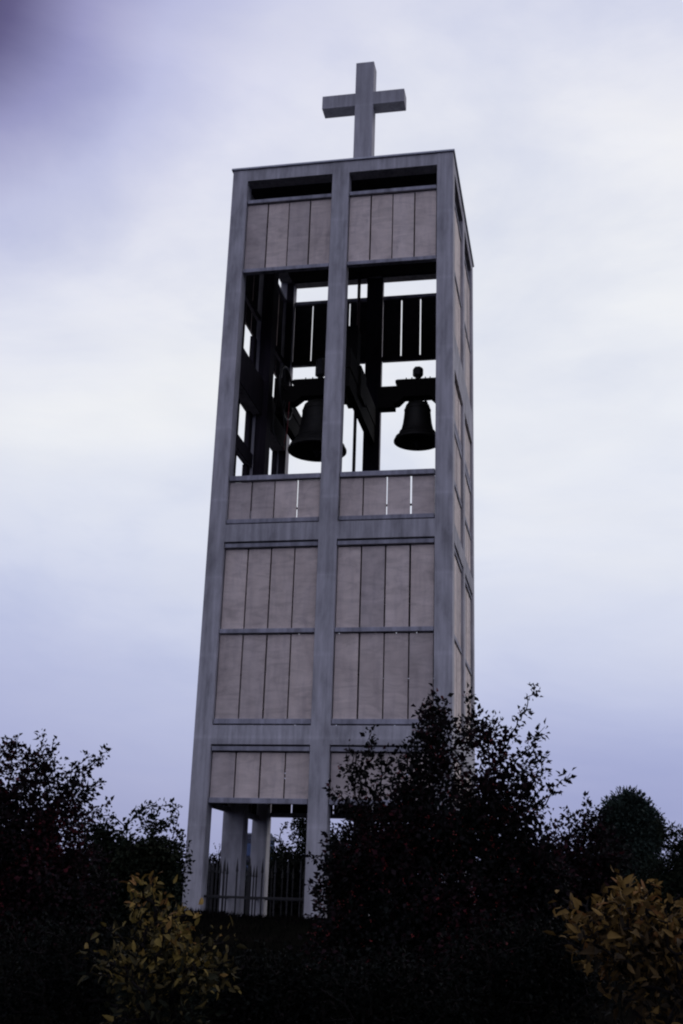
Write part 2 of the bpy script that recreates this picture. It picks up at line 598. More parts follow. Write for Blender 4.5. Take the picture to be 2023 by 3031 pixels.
# ------------------------------------------------------------------ railings between the posts
def railing(face, a, b, label, top=.98):
    h = top-GB
    px, py = face_xy(face, (a+b)/2, .2)
    e = empty('spiked_railing', (px, py, GB))
    if face in ('left', 'right'): e.rotation_euler = (0, 0, math.pi/2)
    tag(e, label, 'railing', 'iron railings closing the foot of the tower')
    w = (b-a)*(1 if face in ('front', 'back') else D/W)
    for z in (.14, .80):
        bm = bmesh.new()
        add_box(bm, (-w/2, -.02, z), (w/2, .02, z+.045), .004)
        mesh_obj('rail', bm, M_iron, e)
    n = 8
    src = None
    for i in range(n):
        x = -w/2+(i+.5)*w/n
        if src is None:
            bm = bmesh.new()
            add_tube(bm, [(0, 0, .05), (0, 0, h-.26), (0, 0, h-.25), (0, 0, h-.2), (0, 0, h)], [.017, .017, .030, .024, .002], 6)
            src = mesh_obj('bar', bm, M_iron, e)
            o = src
        else:
            o = src.copy(); col.objects.link(o)
        o.location = (x, 0, 0)
    return e


k = 0
sidename = {'front': 'front', 'back': 'rear', 'left': 'left', 'right': 'right'}
for f in ('front', 'back', 'left', 'right'):
    for bi, (a, b) in enumerate(BAYS):
        if f == 'front': lab = ['spiked iron railing between the left corner post and middle post', 'spiked iron railing behind the dark berry tree, right of the middle post'][bi]
        elif f == 'back': lab = ['spiked iron railing at the rear of the tower, right bay', 'spiked iron railing at the rear of the tower, left bay'][bi]
        else: lab = 'spiked iron railing along the %s side of the tower, %s bay' % (f, ['nearer', 'farther'][bi])
        railing(f, a, b, lab)


# ------------------------------------------------------------------ ground
def gz(x, y):
    # a low bank: foot at the camera, crest in front of the tower, slightly sunk behind
    t = np.clip((y+19.0)/16.6, 0, 1)
    s = t*t*(3-2*t)
    z = -1.45+1.45*s
    z = np.where(y > -2.0, 0.0-.5*np.clip((y+2.0)/1.6, 0, 1)**1.5, z)
    n = .05*np.sin(x*1.3+.7*y)*np.cos(y*.9-.4*x)+.03*np.sin(x*3.1)*np.sin(y*2.7)
    near = np.clip(1-np.hypot(x-2.5, y-2.5)/40, 0, 1)
    return z-.03+n*near*np.where((y > -1.2) & (y < 6.2) & (x > -1) & (x < 6), .2, 1)


xs = np.concatenate([-np.geomspace(16, 1500, 22)[::-1], np.linspace(-15, 24, 118), np.geomspace(25, 1500, 22)])
ys = np.concatenate([-np.geomspace(30, 400, 10)[::-1], np.linspace(-28, 16, 160), np.geomspace(17, 3000, 26)])
X, Y = np.meshgrid(xs, ys)
Z = gz(X, Y)
V = np.stack([X, Y, Z], -1).reshape(-1, 3)
nx, ny = len(xs), len(ys)
idx = np.arange(nx*ny).reshape(ny, nx)
Fq = np.stack([idx[:-1, :-1], idx[:-1, 1:], idx[1:, 1:], idx[1:, :-1]], -1).reshape(-1, 4)
me = bpy.data.meshes.new('ground')
me.from_pydata(V.tolist(), [], Fq.tolist())
for p in me.polygons: p.use_smooth = True
t = NT('dark_soil_and_turf')
pos = t.n('ShaderNodeNewGeometry').outputs['Position']
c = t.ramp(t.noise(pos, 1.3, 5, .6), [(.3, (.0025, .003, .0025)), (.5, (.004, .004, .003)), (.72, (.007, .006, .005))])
c = t.mix(.7, c, t.ramp(t.noise(pos, 30, 4, .7), [(.3, .6), (.7, 1.3)]), 'MULTIPLY')
t.l(c, t.b.inputs['Base Color']); t.b.inputs['Roughness'].default_value = 1.0
t.b.inputs['Specular IOR Level'].default_value = 0.0
t.bump(t.noise(pos, 22, 5, .7), .8, .04)
me.materials.append(t.m)
g = link(bpy.data.objects.new('ground', me))
tag(g, 'dark turf bank rising to the tower', kind='structure')


# ------------------------------------------------------------------ foliage machinery
def leaf_mesh(name, C, Nrm, Dirn, S, tint, mat, parent=None, detailed=False, droop=.25, aspect=.5):
    """folded leaves: C base points, Dirn growth direction, Nrm rough normal, S length"""
    n = len(C)
    Dn = Dirn/np.linalg.norm(Dirn, axis=1, keepdims=True)
    N = Nrm-(Nrm*Dn).sum(1, keepdims=True)*Dn
    N /= np.linalg.norm(N, axis=1, keepdims=True)+1e-9
    B = np.cross(N, Dn)
    S = S[:, None]
    if not detailed:
        w = S*aspect*.5
        pts = [C, C+Dn*S*.45+B*w+N*w*.35, C+Dn*S-N*S*droop, C+Dn*S*.45-B*w+N*w*.35]
        V = np.stack(pts, 1).reshape(-1, 3)
        base = np.arange(n)[:, None]*4
        F = np.concatenate([base+np.array([[0, 2, 1]]), base+np.array([[0, 3, 2]])], 1).reshape(-1, 3)
        nv, k = 4, 3
    else:
        w = S*aspect*.5
        cur = S*droop*rng.uniform(-.2, 2.2, (n, 1))
        w = w*rng.uniform(.7, 1.15, (n, 1))
        mid = [C, C+Dn*S*.3-N*cur*.08, C+Dn*S*.65-N*cur*.42, C+Dn*S-N*cur]
        L1 = C+Dn*S*.33+B*w*.98+N*w*.3; L2 = C+Dn*S*.72+B*w*.66+N*w*.2-N*cur*.4
        R1 = C+Dn*S*.33-B*w*.98+N*w*.3; R2 = C+Dn*S*.72-B*w*.66+N*w*.2-N*cur*.4
        V = np.stack(mid+[L1, L2, R1, R2], 1).reshape(-1, 3)
        base = np.arange(n)[:, None]*8
        tris = [[0, 1, 4], [1, 5, 4], [1, 2, 5], [2, 3, 5], [0, 6, 1], [1, 6, 7], [1, 7, 2], [2, 7, 3]]
        F = np.concatenate([base+np.array([t_]) for t_ in tris], 1).reshape(-1, 3)
        nv, k = 8, 3
    me = bpy.data.meshes.new(name)
    me.vertices.add(len(V)); me.vertices.foreach_set('co', V.astype(np.float32).ravel())
    me.loops.add(F.size); me.loops.foreach_set('vertex_index', F.astype(np.int32).ravel())
    me.polygons.add(len(F))
    me.polygons.foreach_set('loop_start', np.arange(0, F.size, 3, dtype=np.int32))
    me.polygons.foreach_set('loop_total', np.full(len(F), 3, dtype=np.int32))
    me.update(calc_edges=True)
    a = me.attributes.new('tint', 'FLOAT', 'POINT')
    a.data.foreach_set('value', np.repeat(tint, nv).astype(np.float32))
    if detailed:
        me.polygons.foreach_set('use_smooth', np.ones(len(F), dtype=bool))
    me.materials.append(mat)
    return link(bpy.data.objects.new(name, me), parent)


def grow(root, trunk_top, pts):
    """connect attractor points into a branching skeleton; returns nodes, parent index"""
    nodes = [np.array(root), np.array(root)*.66+np.array(trunk_top)*.34+rng.normal(0, .03, 3), np.array(root)*.33+np.array(trunk_top)*.67+rng.normal(0, .03, 3), np.array(trunk_top)]
    par = [-1, 0, 1, 2]
    order = np.argsort(np.linalg.norm(pts-np.array(trunk_top), axis=1))
    dist0 = [0, 1, 2, 3]
    N = np.zeros((len(pts)*3+4, 3)); N[:4] = nodes; cnt = 4
    plen = np.zeros(len(N)); plen[:4] = [0, .3, .6, .9]
    for i in order:
        p = pts[i]
        start = 2
        d = np.linalg.norm(N[start:cnt]-p, axis=1)
        j = int(np.argmin(d+.18*plen[start:cnt]))+start
        dj = np.linalg.norm(N[j]-p)
        if dj > .35:
            mid = (N[j]+p)/2+rng.normal(0, .06*dj, 3)+np.array([0, 0, .03*dj])
            N[cnt] = mid; par.append(j); plen[cnt] = plen[j]+dj/2; j = cnt; cnt += 1
        N[cnt] = p; par.append(j); plen[cnt] = plen[j]+np.linalg.norm(N[j]-p); cnt += 1
    return N[:cnt], np.array(par)


def skeleton_obj(name, N, par, r_tip, mat, parent, sides=5, r_max=.2, power=.45):
    n = len(N)
    cnt = np.ones(n)
    for i in range(n-1, 0, -1):
        if par[i] >= 0: cnt[par[i]] += cnt[i]
    R = np.minimum(r_tip*cnt**power, r_max)
    V = []; Fc = []
    ang = np.arange(sides)*2*math.pi/sides
    for i in range(1, n):
        a, b = N[par[i]], N[i]
        d = b-a; L = np.linalg.norm(d)
        if L < 1e-4: continue
        d = d/L
        h = np.array([0, 0, 1.]) if abs(d[2]) < .9 else np.array([1., 0, 0])
        u = np.cross(d, h); u /= np.linalg.norm(u); v = np.cross(d, u)
        ring = np.cos(ang)[:, None]*u+np.sin(ang)[:, None]*v
        ra = min(R[par[i]], R[i]*1.5)
        k0 = len(V)
        V += (a-d*ra*.3+ring*ra).tolist(); V += (b+ring*R[i]).tolist()
        for s in range(sides):
            s2 = (s+1) % sides
            Fc.append((k0+s, k0+s2, k0+sides+s2, k0+sides+s))
    me = bpy.data.meshes.new(name)
    me.from_pydata(V, [], Fc)
    for p in me.polygons: p.use_smooth = True
    me.materials.append(mat)
    return link(bpy.data.objects.new(name, me), parent)


def blob_pts(blobs, Yc, seed_depth=1.0):
    """blobs: (u, v, ru, rv, n[, dy]) in photo pixels at depth Yc -> points in a solid ellipsoid"""
    out = []
    for b in blobs:
        u, v, ru, rv, n = b[:5]
        dy = b[5] if len(b) > 5 else 0.0
        c = at(u, v, Yc+dy)
        s = ppm(Yc+dy)
        d = rng.normal(size=(n, 3)); d /= np.linalg.norm(d, axis=1, keepdims=True)
        r = rng.random(n)**(1/2.4)
        q = d*r[:, None]
        rx, rz = ru/s, rv/s
        ry = max(.55*rx, .3)*seed_depth
        out.append(c+q*np.array([rx, ry, rz]))
    return np.concatenate(out)


def spray_pts(sprays, Yc):
    """sprays: (list of (u, v), n, dy0, dy1): shoots reaching out of the crown"""
    out = []
    for pl, n, d0, d1 in sprays:
        P = np.array([at(u, v, Yc+d0+(d1-d0)*i/(len(pl)-1)) for i, (u, v) in enumerate(pl)])
        seg = np.linalg.norm(np.diff(P, axis=0), axis=1); cs = np.r_[0, np.cumsum(seg)]/seg.sum()
        t = np.linspace(0.02, 1, n)
        out.append(np.stack([np.interp(t, cs, P[:, k]) for k in range(3)], 1)+rng.normal(0, .014, (n, 3)))
    return np.concatenate(out)


def make_tree(name, label, cat, root_uv, Yc, blobs, sprays, leaf_n, leaf_len, mat, group=None, spread=.09, r_tip=.004, detailed=False,
              aspect=.55, droop=.2, trunk_h=.5, tint_fn=None, depthk=1.0, bark=M_bark, leaf_up=.6, spray_leaf=3, r_max=.16, flat=1.0):
    pts = blob_pts(blobs, Yc, depthk)
    gx = at(root_uv[0], root_uv[1], Yc)
    root = np.array([gx[0], Yc, float(gz(gx[0], Yc))-.05])
    pts = pts[pts[:, 2] > gz(pts[:, 0], pts[:, 1])+.1]
    nb = len(pts)
    sp = spray_pts(sprays, Yc) if sprays else np.zeros((0, 3))
    top = root+np.array([rng.normal(0, .05), rng.normal(0, .05), trunk_h])
    allp = np.concatenate([pts, sp])
    N, par = grow(root, top, allp)
    e = empty(name, tuple(root))
    tag(e, label, cat, group)
    N0 = N-root
    skeleton_obj('trunk', N0, par, r_tip, bark, e, r_max=r_max)
    # leaves along the outer twigs
    key = {tuple(np.round(p, 5)): i for i, p in enumerate(N)}
    lp, ld = [], []
    per = leaf_n/max(nb, 1)
    for i in range(4, len(N)):
        a, b = N[par[i]], N[i]
        L = np.linalg.norm(b-a)
    edges = np.arange(4, len(N))
    spset = set(tuple(np.round(p, 5)) for p in sp)
    isp = np.array([tuple(np.round(N[i], 5)) in spset for i in edges])
    for i, s in zip(edges, isp):
        a, b = N[par[i]], N[i]
        k = rng.poisson(per) if not s else rng.poisson(spray_leaf)
        if k == 0: continue
        tt = rng.random(k)[:, None]
        sg = spread if not s else min(spread, .035)
        q = a+(b-a)*tt if s else b+(a-b)*tt*.5
        off = np.clip(rng.normal(0, sg, (k, 3)), -1.6*sg, 1.6*sg); off[:, 2] *= flat
        lp.append(q+off)
        dd = (b-a)/(np.linalg.norm(b-a)+1e-6)
        ld.append(off/(sg+1e-6)*.6+dd*.5+rng.normal(0, .5, (k, 3)))
    lp = np.concatenate(lp); ld = np.concatenate(ld)
    n = len(lp)
    nrm = rng.normal(0, .7, (n, 3)); nrm[:, 2] += leaf_up
    S = leaf_len*rng.uniform(.45, 1.3, n)
    if tint_fn is None:
        cl = np.sin(lp[:, 0]*3.1+1)*np.cos(lp[:, 2]*3.7)*.18+np.sin(lp[:, 1]*4.3)*.1
        tint = np.clip(.45+cl+rng.normal(0, .17, n), 0, 1)
    else:
        tint = tint_fn(lp, n)
    leaf_mesh('crown', lp-root, nrm, ld, S, tint, mat, e, detailed, droop, aspect)
    return e, lp


# leaf colours
M_berry_leaf = leaf_mat('dark_plum_green_leaf', [(0, (.006, .009, .007)), (.5, (.014, .011, .012)), (.75, (.030, .010, .013)), (1, (.085, .014, .018))])
M_green_leaf = leaf_mat('dark_green_leaf', [(0, (.007, .011, .008)), (.5, (.013, .018, .011)), (1, (.026, .028, .016))])
M_blue_leaf = leaf_mat('far_blue_green_needles', [(0, (.022, .034, .028)), (.5, (.035, .050, .040)), (1, (.05, .065, .05))])
M_yellow_leaf = leaf_mat('yellowing_leaf', [(0, (.007, .010, .007)), (.25, (.022, .022, .012)), (.5, (.070, .054, .022)), (.75, (.18, .130, .034)), (.95, (.23, .145, .04)), (1, (.19, .10, .035))], .5, .3, .12)  # dark stops paint the shade low in the bush
M_amber_leaf = leaf_mat('amber_leaf', [(0, (.007, .007, .006)), (.25, (.024, .018, .011)), (.5, (.068, .043, .019)), (.75, (.16, .098, .029)), (.95, (.20, .12, .034)), (1, (.17, .08, .028))], .5, .3, .12)  # dark stops likewise hold painted shade for the lower leaves
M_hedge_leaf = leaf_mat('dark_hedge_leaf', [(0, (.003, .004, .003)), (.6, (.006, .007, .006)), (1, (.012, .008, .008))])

# 1. big berry tree in front of the tower's right foot
e, lp = make_tree('berry_tree', 'large dark plum leaved berry tree covering the lower right foot of the tower', 'tree', (1330, 2900), -9.0,
    [(1300, 2240, 90, 120, 84), (1290, 2130, 55, 60, 26), (1225, 2300, 60, 110, 36), (1395, 2180, 40, 90, 16),
     (1340, 2450, 230, 130, 420), (1480, 2330, 110, 120, 74), (1450, 2190, 80, 60, 22), (1560, 2260, 50, 60, 12), (1500, 2450, 130, 110, 120),
     (1080, 2260, 60, 70, 13), (1060, 2370, 70, 80, 22), (1170, 2420, 110, 100, 62), (1130, 2540, 170, 110, 240), (1040, 2640, 110, 160, 200),
     (1330, 2660, 300, 180, 600), (1560, 2600, 120, 150, 240), (1300, 2880, 380, 170, 620), (1000, 2850, 110, 130, 120)],
    [([(1280, 2200), (1300, 2100), (1295, 2050)], 10, 0, .1), ([(1380, 2200), (1392, 2120), (1390, 2045)], 12, .1, 0), ([(1470, 2250), (1520, 2160), (1560, 2090), (1588, 2018)], 22, 0, .2),
     ([(1440, 2230), (1450, 2150), (1462, 2115)], 10, 0, -.1), ([(1500, 2290), (1570, 2210), (1612, 2150)], 18, 0, -.3), ([(1560, 2330), (1610, 2280), (1600, 2225)], 12, .1, .3),
     ([(1540, 2430), (1610, 2390), (1640, 2340), (1680, 2292)], 16, 0, -.2), ([(1060, 2320), (1050, 2240), (1035, 2200)], 12, 0, .1), ([(1080, 2300), (1100, 2220), (1095, 2160)], 14, .1, 0),
     ([(1120, 2330), (1150, 2260), (1150, 2225)], 12, 0, .2), ([(1050, 2420), (1010, 2350), (985, 2330)], 12, -.1, .1), ([(1020, 2600), (960, 2560), (925, 2525)], 12, 0, .2),
     ([(1020, 2640), (960, 2630), (920, 2615)], 12, 0, -.2), ([(1000, 2620), (950, 2640), (950, 2650)], 8, 0, 0), ([(1250, 2200), (1240, 2140), (1262, 2090)], 10, .1, .1)],
    36000, .064, M_berry_leaf, spread=.062, r_tip=.0025, aspect=.7, trunk_h=.9, spray_leaf=5)
# clusters of berries
bidx = rng.choice(len(lp), 900, replace=False)
V0 = lp[bidx]-np.array(e.location)
bmB = bmesh.new()
bmesh.ops.create_icosphere(bmB, subdivisions=1, radius=1)
bv = np.array([v.co[:] for v in bmB.verts]); bf = np.array([[v.index for v in f.verts] for f in bmB.faces]); bmB.free()
cl = np.repeat(V0, 3, 0)+rng.normal(0, .014, (len(V0)*3, 3))
VV = (cl[:, None]+bv[None]*.008).reshape(-1, 3)
FF = (bf[None]+np.arange(len(cl))[:, None, None]*len(bv)).reshape(-1, 3)
me = bpy.data.meshes.new('berries'); me.from_pydata(VV.tolist(), [], FF.tolist())
me.materials.append(simple('red_berry', (.14, .012, .012), (.22, .02, .016), 40, .35))
tag(link(bpy.data.objects.new('berries', me), e), kind='stuff')

# 2. left trees
make_tree('ragged_tree', 'ragged dark tree with upreaching twigs at the left edge of the photo', 'tree', (60, 2900), -8.0,
    [(40, 2350, 110, 100, 44), (140, 2290, 50, 70, 13), (20, 2500, 180, 150, 190), (180, 2430, 90, 80, 40), (120, 2640, 230, 170, 400), (100, 2860, 300, 160, 420), (60, 2250, 60, 40, 7), (215, 2340, 60, 50, 9)],
    [([(110, 2300), (125, 2220), (130, 2165)], 14, 0, .1), ([(130, 2280), (155, 2230), (165, 2190)], 12, 0, -.1), ([(180, 2360), (240, 2290), (290, 2250), (325, 2215)], 24, 0, .2),
     ([(190, 2330), (220, 2270), (265, 2238)], 16, 0, -.2), ([(210, 2390), (260, 2340), (300, 2318)], 14, .1, .1), ([(40, 2280), (30, 2220), (20, 2190)], 12, 0, 0), ([(0, 2300), (5, 2230), (-20, 2190)], 10, 0, 0),
     ([(230, 2420), (290, 2400), (328, 2372)], 12, 0, .1), ([(40, 2240), (50, 2205), (42, 2178)], 8, .1, .2)],
    22000, .066, M_berry_leaf, spread=.068, r_tip=.0025, aspect=.7, trunk_h=.9, spray_leaf=5)
make_tree('arching_tree', 'low dark tree with arching drooping branch tips just left of the tower', 'tree', (400, 2900), -5.0,
    [(300, 2475, 90, 30, 34), (460, 2440, 50, 16, 8), (400, 2545, 170, 62, 210), (470, 2520, 60, 50, 30), (330, 2640, 220, 130, 330), (450, 2660, 62, 110, 90)],
    [([(370, 2450), (410, 2400), (460, 2380), (510, 2385), (534, 2405)], 26, 0, -.1), ([(440, 2470), (480, 2445), (515, 2450), (545, 2485)], 18, .1, .1), ([(250, 2440), (290, 2410), (340, 2420)], 14, 0, 0),
     ([(450, 2470), (490, 2440), (520, 2412)], 12, 0, .2), ([(500, 2500), (535, 2505), (560, 2508)], 7, 0, .1)],
    18000, .068, M_green_leaf, spread=.072, r_tip=.0025, aspect=.7, trunk_h=.7, spray_leaf=6)
# 3. right trees
make_tree('sparse_tree', 'sparse twiggy tree between the berry tree and the domed tree', 'tree', (1700, 2850), -6.0,
    [(1740, 2440, 50, 50, 18), (1690, 2530, 90, 60, 40), (1700, 2640, 130, 110, 200), (1640, 2590, 60, 70, 60), (1790, 2560, 70, 90, 90), (1760, 2780, 200, 110, 260)],
    [([(1720, 2480), (1740, 2420), (1735, 2372)], 14, 0, .1), ([(1680, 2520), (1690, 2440), (1675, 2398)], 14, 0, 0), ([(1730, 2470), (1770, 2420), (1800, 2400)], 12, 0, .1), ([(1650, 2540), (1640, 2460), (1660, 2420)], 10, 0, .1),
     ([(1760, 2480), (1790, 2500), (1810, 2450)], 10, .2, .1)],
    11500, .064, M_berry_leaf, spread=.062, r_tip=.0025, aspect=.7, trunk_h=.6, spray_leaf=5)
make_tree('domed_tree', 'dense domed dark tree against the sky at the right of the photo', 'tree', (1860, 2700), 16.0,
    [(1850, 2420, 52, 62, 300), (1885, 2450, 62, 66, 330), (1815, 2480, 40, 60, 130), (1866, 2570, 92, 110, 640), (1925, 2480, 30, 40, 60), (1872, 2375, 26, 26, 40)], [],
    46000, .12, M_blue_leaf, spread=.13, aspect=.5, trunk_h=2.0, spray_leaf=4, r_tip=.01, r_max=.4, depthk=1.4)
make_tree('layered_tree', 'dark tree with layered jutting branches at the right edge of the photo', 'tree', (2040, 2750), 2.0,
    [(2040, 2600, 80, 70, 200), (2000, 2640, 110, 90, 260), (2080, 2500, 40, 70, 60)],
    [([(2040, 2520), (1990, 2500), (1945, 2425)], 20, 0, 0), ([(2050, 2540), (2000, 2480), (1982, 2442)], 18, 0, .3), ([(2060, 2560), (2010, 2520), (1960, 2500)], 18, 0, .3), ([(2060, 2500), (2030, 2470), (2008, 2455)], 16, 0, 0),
     ([(2050, 2570), (2010, 2545), (1975, 2535)], 14, 0, -.3)],
    10000, .09, M_green_leaf, spread=.1, aspect=.4, trunk_h=1.2, spray_leaf=12, r_tip=.006)
# 4. trees seen beyond the foot of the tower
make_tree('distant_tree', 'green tree beyond the tower foot with a branch reaching left', 'tree', (930, 2700), 9.0,
    [(930, 2500, 60, 70, 120), (960, 2600, 130, 90, 260), (860, 2570, 60, 50, 80), (905, 2440, 30, 25, 30)],
    [([(920, 2470), (890, 2430), (850, 2438), (830, 2465)], 18, 0, 0), ([(900, 2520), (870, 2490), (862, 2470)], 10, 0, 0), ([(880, 2540), (835, 2500), (815, 2480)], 12, 0, .2)],
    9000, .09, M_green_leaf, spread=.11, aspect=.55, trunk_h=1.2, spray_leaf=7, r_tip=.006)
make_tree('distant_bush', 'rounded bush seen between the rear posts of the tower', 'bush', (830, 2700), 13.0,
    [(815, 2560, 60, 55, 160), (790, 2620, 80, 70, 160)], [([(640, 2600), (650, 2560), (655, 2500)], 3, 0, 0)],
    6000, .11, M_green_leaf, spread=.14, aspect=.55, trunk_h=.6, r_tip=.006)
hedge_specs = [(640, 2600, 60, 55, 11.0, 'low dark bush seen left of the rear posts under the tower'), (740, 2640, 70, 60, 15.0, 'low dark bush straight behind the rear posts of the tower'),
               (1010, 2560, 120, 110, 12.0, 'tall dark bush beyond the tower behind the middle post'), (1200, 2560, 140, 120, 14.0, 'broad dark bush beyond the tower behind the berry tree'),
               (1450, 2620, 160, 100, 13.0, 'dark bush right of the tower mostly hidden by the berry tree'), (520, 2620, 90, 80, 10.0, 'dark bush left of the tower behind its left corner post'),
               (860, 2610, 110, 60, 8.0, 'dark bush close behind the rear posts filling the foot of the tower'),
               (900, 2690, 130, 45, 19.0, 'low far bush on the ground line seen through the railings'), (60, 2640, 200, 70, 7.0, 'long dark bush at the left edge behind the ragged tree'), (330, 2650, 170, 60, 8.0, 'long dark bush behind the arching tree'),
               (1620, 2660, 160, 60, 9.0, 'low dark bush right of the tower behind the sparse tree'), (1800, 2680, 160, 60, 7.0, 'low dark bush in front of the domed tree'),
               (1950, 2720, 160, 90, 8.0, 'wide dark bush below the layered tree at the right edge')]
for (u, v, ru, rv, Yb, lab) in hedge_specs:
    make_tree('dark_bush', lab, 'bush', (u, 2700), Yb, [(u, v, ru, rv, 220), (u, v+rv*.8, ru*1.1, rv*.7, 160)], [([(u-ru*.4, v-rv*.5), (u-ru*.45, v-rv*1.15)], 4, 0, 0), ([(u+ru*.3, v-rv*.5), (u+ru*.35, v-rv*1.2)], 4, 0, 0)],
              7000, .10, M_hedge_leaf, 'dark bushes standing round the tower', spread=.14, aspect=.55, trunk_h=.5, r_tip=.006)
# 5. dark shrubs on the bank
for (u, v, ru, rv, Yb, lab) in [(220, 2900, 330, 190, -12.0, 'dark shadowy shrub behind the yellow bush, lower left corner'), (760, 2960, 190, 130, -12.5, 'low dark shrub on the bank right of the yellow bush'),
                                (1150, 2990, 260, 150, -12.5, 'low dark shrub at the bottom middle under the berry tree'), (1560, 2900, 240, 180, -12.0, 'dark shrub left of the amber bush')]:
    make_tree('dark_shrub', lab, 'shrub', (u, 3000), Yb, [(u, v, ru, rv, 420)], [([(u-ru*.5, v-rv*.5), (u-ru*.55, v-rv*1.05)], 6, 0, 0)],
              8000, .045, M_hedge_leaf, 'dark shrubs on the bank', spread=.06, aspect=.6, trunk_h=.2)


# 6. near bushes with yellowing leaves
def autumn_and_shade(lp, n):  # random autumn tone, plus self-shading painted in as darkening towards the bottom
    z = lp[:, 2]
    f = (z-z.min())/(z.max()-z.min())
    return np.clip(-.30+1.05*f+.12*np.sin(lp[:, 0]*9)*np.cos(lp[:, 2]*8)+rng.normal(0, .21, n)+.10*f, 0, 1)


make_tree('yellow_bush', 'small bush with pointed yellowing leaves below the left foot of the tower', 'bush', (470, 3031), -15.2,
    [(475, 2770, 55, 80, 36), (480, 2890, 110, 80, 64), (590, 2860, 80, 45, 36), (350, 2870, 60, 40, 16), (490, 2990, 150, 70, 60), (440, 2680, 26, 50, 10)],
    [([(450, 2760), (450, 2680), (452, 2582)], 14, 0, 0), ([(430, 2760), (410, 2700), (392, 2645)], 10, 0, .1), ([(490, 2760), (520, 2700), (545, 2690)], 8, 0, -.1), ([(560, 2850), (620, 2800), (690, 2765)], 13, 0, .1),
     ([(580, 2840), (600, 2790), (590, 2760)], 6, 0, .1), ([(360, 2880), (310, 2830), (275, 2812)], 10, 0, 0), ([(400, 2840), (360, 2770), (330, 2760)], 8, .1, 0), ([(600, 2900), (650, 2860), (670, 2890)], 8, .1, 0)],
    1800, .056, M_yellow_leaf, spread=.055, detailed=True, aspect=.5, droop=.3, trunk_h=.25, tint_fn=autumn_and_shade, spray_leaf=2.4, r_tip=.003)
make_tree('amber_bush', 'bush with amber and yellow leaves in the lower right corner', 'bush', (1900, 3031), -16.0,
    [(1865, 2725, 55, 60, 30), (1965, 2765, 70, 50, 28), (1770, 2775, 60, 45, 16), (1900, 2830, 110, 60, 44), (1940, 2910, 100, 70, 34), (2050, 2830, 80, 120, 40), (1990, 3010, 110, 80, 36)],
    [([(1860, 2720), (1850, 2650), (1840, 2600)], 10, 0, 0), ([(1870, 2960), (1800, 2920), (1770, 2940)], 6, 0, 0), ([(1780, 2740), (1745, 2690), (1740, 2660)], 7, 0, .1), ([(1880, 2720), (1890, 2670), (1900, 2645)], 8, 0, 0), ([(1800, 2740), (1720, 2700), (1665, 2662)], 9, 0, .1), ([(1760, 2780), (1700, 2790), (1640, 2800)], 7, 0, 0),
     ([(1960, 2720), (1990, 2680), (2020, 2660)], 7, 0, 0), ([(1900, 2700), (1920, 2640), (1915, 2612)], 8, 0, 0)],
    1700, .058, M_amber_leaf, spread=.06, detailed=True, aspect=.5, droop=.35, trunk_h=.25, tint_fn=autumn_and_shade, spray_leaf=2.6, r_tip=.003)

# ------------------------------------------------------------------ grass on the bank
n = 60000
gx = rng.uniform(-6, 12, n); gy = rng.uniform(-11, 0.2, n)
dens = np.exp(-((gy+2.2)/2.2)**2)+.35
keep = rng.random(n) < dens
gx, gy = gx[keep], gy[keep]
Cg = np.stack([gx, gy, gz(gx, gy)-.01], 1)
dirs = rng.normal(0, .35, (len(gx), 3)); dirs[:, 2] = 1
nr = rng.normal(0, 1, (len(gx), 3)); nr[:, 2] *= .1
M_grass = leaf_mat('dry_dark_grass', [(0, (.003, .003, .003)), (.6, (.005, .0045, .004)), (1, (.014, .010, .009))], .8, .1)
gr = leaf_mesh('grass', Cg, nr, dirs, rng.uniform(.03, .11, len(gx)), rng.random(len(gx)), M_grass, None, False, .25, .09)
tag(gr, 'rough dark grass along the crest of the bank', 'grass', kind='stuff')

# ------------------------------------------------------------------ distant building
p = at(752, 2462, 150.0)
hb = empty('distant_building', (float(p[0]), 150.0, -.5))
tag(hb, 'narrow distant blue grey building seen between the rear posts under the tower', 'building')
M_wall_h = simple('blue_grey_render', (.06, .09, .17), (.08, .11, .20), 1, .9)
M_roof_h = simple('slate_roof', (.05, .06, .09), (.07, .08, .11), 3, .8)
M_win_h = simple('dark_window_glass', (.02, .02, .03), (.03, .03, .04), 3, .2)
H = float(p[2])+.5
bm = bmesh.new(); add_box(bm, (-1.7, 0, 0), (1.7, 6, H-1.0)); mesh_obj('wall', bm, M_wall_h, hb)
bm = bmesh.new()
rf = [bm.verts.new(q) for q in ((-1.9, -.2, H-1), (1.9, -.2, H-1), (1.9, 6.2, H-1), (-1.9, 6.2, H-1), (-1.9, 3, H), (1.9, 3, H))]
for f in ((0, 1, 5, 4), (2, 3, 4, 5), (0, 4, 3), (1, 2, 5), (0, 3, 2, 1)): bm.faces.new([rf[i] for i in f])
mesh_obj('roof', bm, M_roof_h, hb)
for x in (-1.2, .3):
    for z in (3, 6, 9):
        bm = bmesh.new(); add_box(bm, (x, -.03, z), (x+.9, .05, z+1.3), .01); mesh_obj('window', bm, M_win_h, hb)

# ------------------------------------------------------------------ world
w = bpy.data.worlds.new('World')
scene.world = w
w.use_nodes = True
nt = w.node_tree
for x in list(nt.nodes): nt.nodes.remove(x)


class WN(NT):
    def __init__(self): self.t = nt


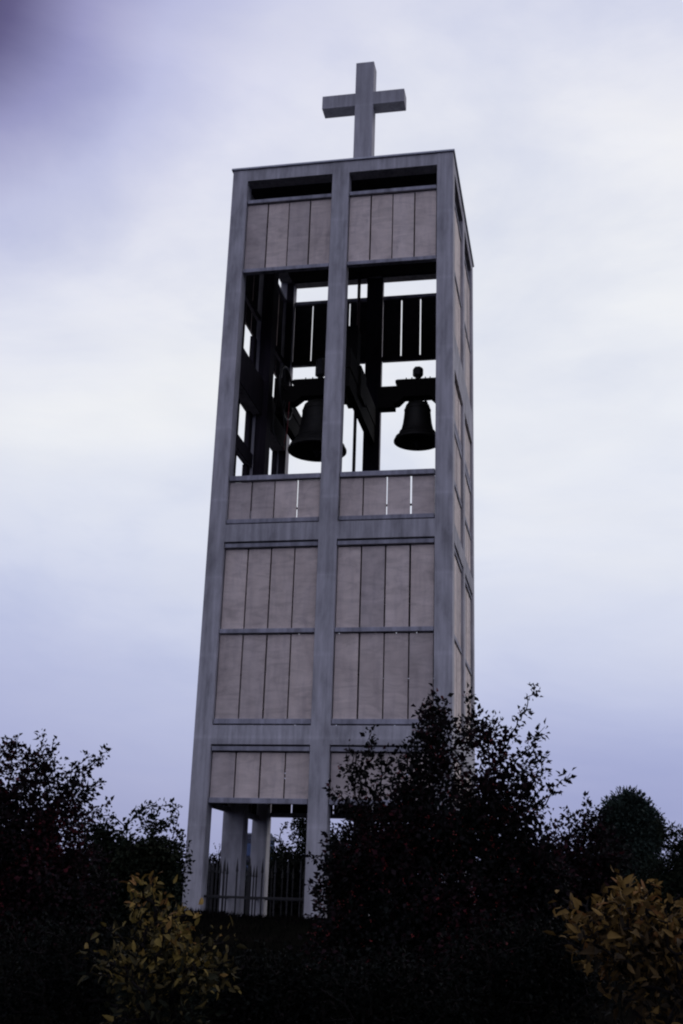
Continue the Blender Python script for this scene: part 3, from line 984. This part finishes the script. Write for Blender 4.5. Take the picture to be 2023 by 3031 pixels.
q = WN()
SUN_EL, SUN_AZ = math.radians(38), math.radians(62)      # azimuth clockwise from +Y
sky = q.n('ShaderNodeTexSky', sky_type='NISHITA', sun_disc=False)
sky.sun_elevation = SUN_EL; sky.sun_rotation = SUN_AZ
sky.air_density = 1.0; sky.dust_density = 2.0
bg1 = q.n('ShaderNodeBackground'); q.l(sky.outputs[0], bg1.inputs[0]); bg1.inputs[1].default_value = 0.08
dirv = q.n('ShaderNodeTexCoord').outputs['Generated']
sep = q.n('ShaderNodeSeparateXYZ'); q.l(dirv, sep.inputs[0])
warp = q.noise(q.mapping(dirv, (1, 1, 2.2)), 1.4, 3, .5)
zz = q.math('ADD', sep.outputs['Z'], q.math('MULTIPLY', q.math('SUBTRACT', warp, .5), .22))
base = q.ramp(zz, [(0, (.32, .345, .58)), (.10, (.375, .40, .65)), (.18, (.50, .535, .77)), (.27, (.71, .75, .90)), (.37, (.86, .885, .95)), (.52, (.91, .92, .945)), (.66, (.82, .83, .94)), (.82, (.55, .58, .78)), (1, (.44, .48, .68))], 'B_SPLINE')
c1 = q.noise(q.mapping(dirv, (1, 1, 2.6)), 2.6, 6, .55, .6)
c2 = q.noise(q.mapping(dirv, (1, 1, 3.0), (0.2, .1, 0)), 6.5, 5, .55, .3)
base = q.mix(.55, base, q.ramp(c1, [(.3, (.74, .78, .90)), (.5, (1, 1, 1)), (.7, (1.12, 1.09, 1.0))]), 'MULTIPLY')
base = q.mix(.5, base, q.ramp(c2, [(.3, (.9, .91, .95)), (.7, (1.06, 1.05, 1.03))]), 'MULTIPLY')


def dotdir(d):
    x = q.n('ShaderNodeVectorMath', operation='DOT_PRODUCT')
    q.l(dirv, x.inputs[0]); x.inputs[1].default_value = tuple(d)
    return x.outputs['Value']


# lens vignette of the upper left corner, painted into the sky colour
vig = q.math('ADD', q.math('ARCCOSINE', dotdir(ray(-330, -230))), q.math('MULTIPLY', q.math('SUBTRACT', c1, .5), .05))
base = q.mix(1.0, base, q.ramp(vig, [(.06, (.07, .055, .13)), (.10, (.16, .14, .27)), (.15, (.42, .41, .63)), (.21, (.68, .69, .87)), (.29, (.90, .905, .975)), (.39, (1, 1, 1))]), 'MULTIPLY')
# the sky behind the photographer is a heavier grey
bk = dotdir((-fw[0]*1.0, -fw[1], 0.1))
base = q.mix(1.0, base, q.ramp(q.math('ADD', q.math('MULTIPLY', bk, .5), .5), [(0.25, (1, 1, 1)), (.6, (.76, .76, .85)), (1, (.70, .70, .82))]), 'MULTIPLY')
bg2 = q.n('ShaderNodeBackground'); q.l(base, bg2.inputs[0]); bg2.inputs[1].default_value = 1.0
mx = q.n('ShaderNodeMixShader'); mx.inputs[0].default_value = .93
q.l(bg1.outputs[0], mx.inputs[1]); q.l(bg2.outputs[0], mx.inputs[2])
wo = q.n('ShaderNodeOutputWorld'); q.l(mx.outputs[0], wo.inputs[0])

sd = bpy.data.lights.new('sun', 'SUN')
sd.energy = 0.5; sd.angle = math.radians(25); sd.color = (1, .95, .9)
so = bpy.data.objects.new('sun', sd); col.objects.link(so)
sdir = Vector((math.sin(SUN_AZ)*math.cos(SUN_EL), math.cos(SUN_AZ)*math.cos(SUN_EL), math.sin(SUN_EL)))
so.rotation_euler = sdir.to_track_quat('Z', 'Y').to_euler()

scene.view_settings.view_transform = 'Standard'
scene.view_settings.look = 'None'
scene.view_settings.exposure = 0
scene.view_settings.gamma = 1
scene.cycles.pixel_filter_type = 'BLACKMAN_HARRIS'
scene.cycles.filter_width = 2.1     # the slightly soft rendering of old slide film
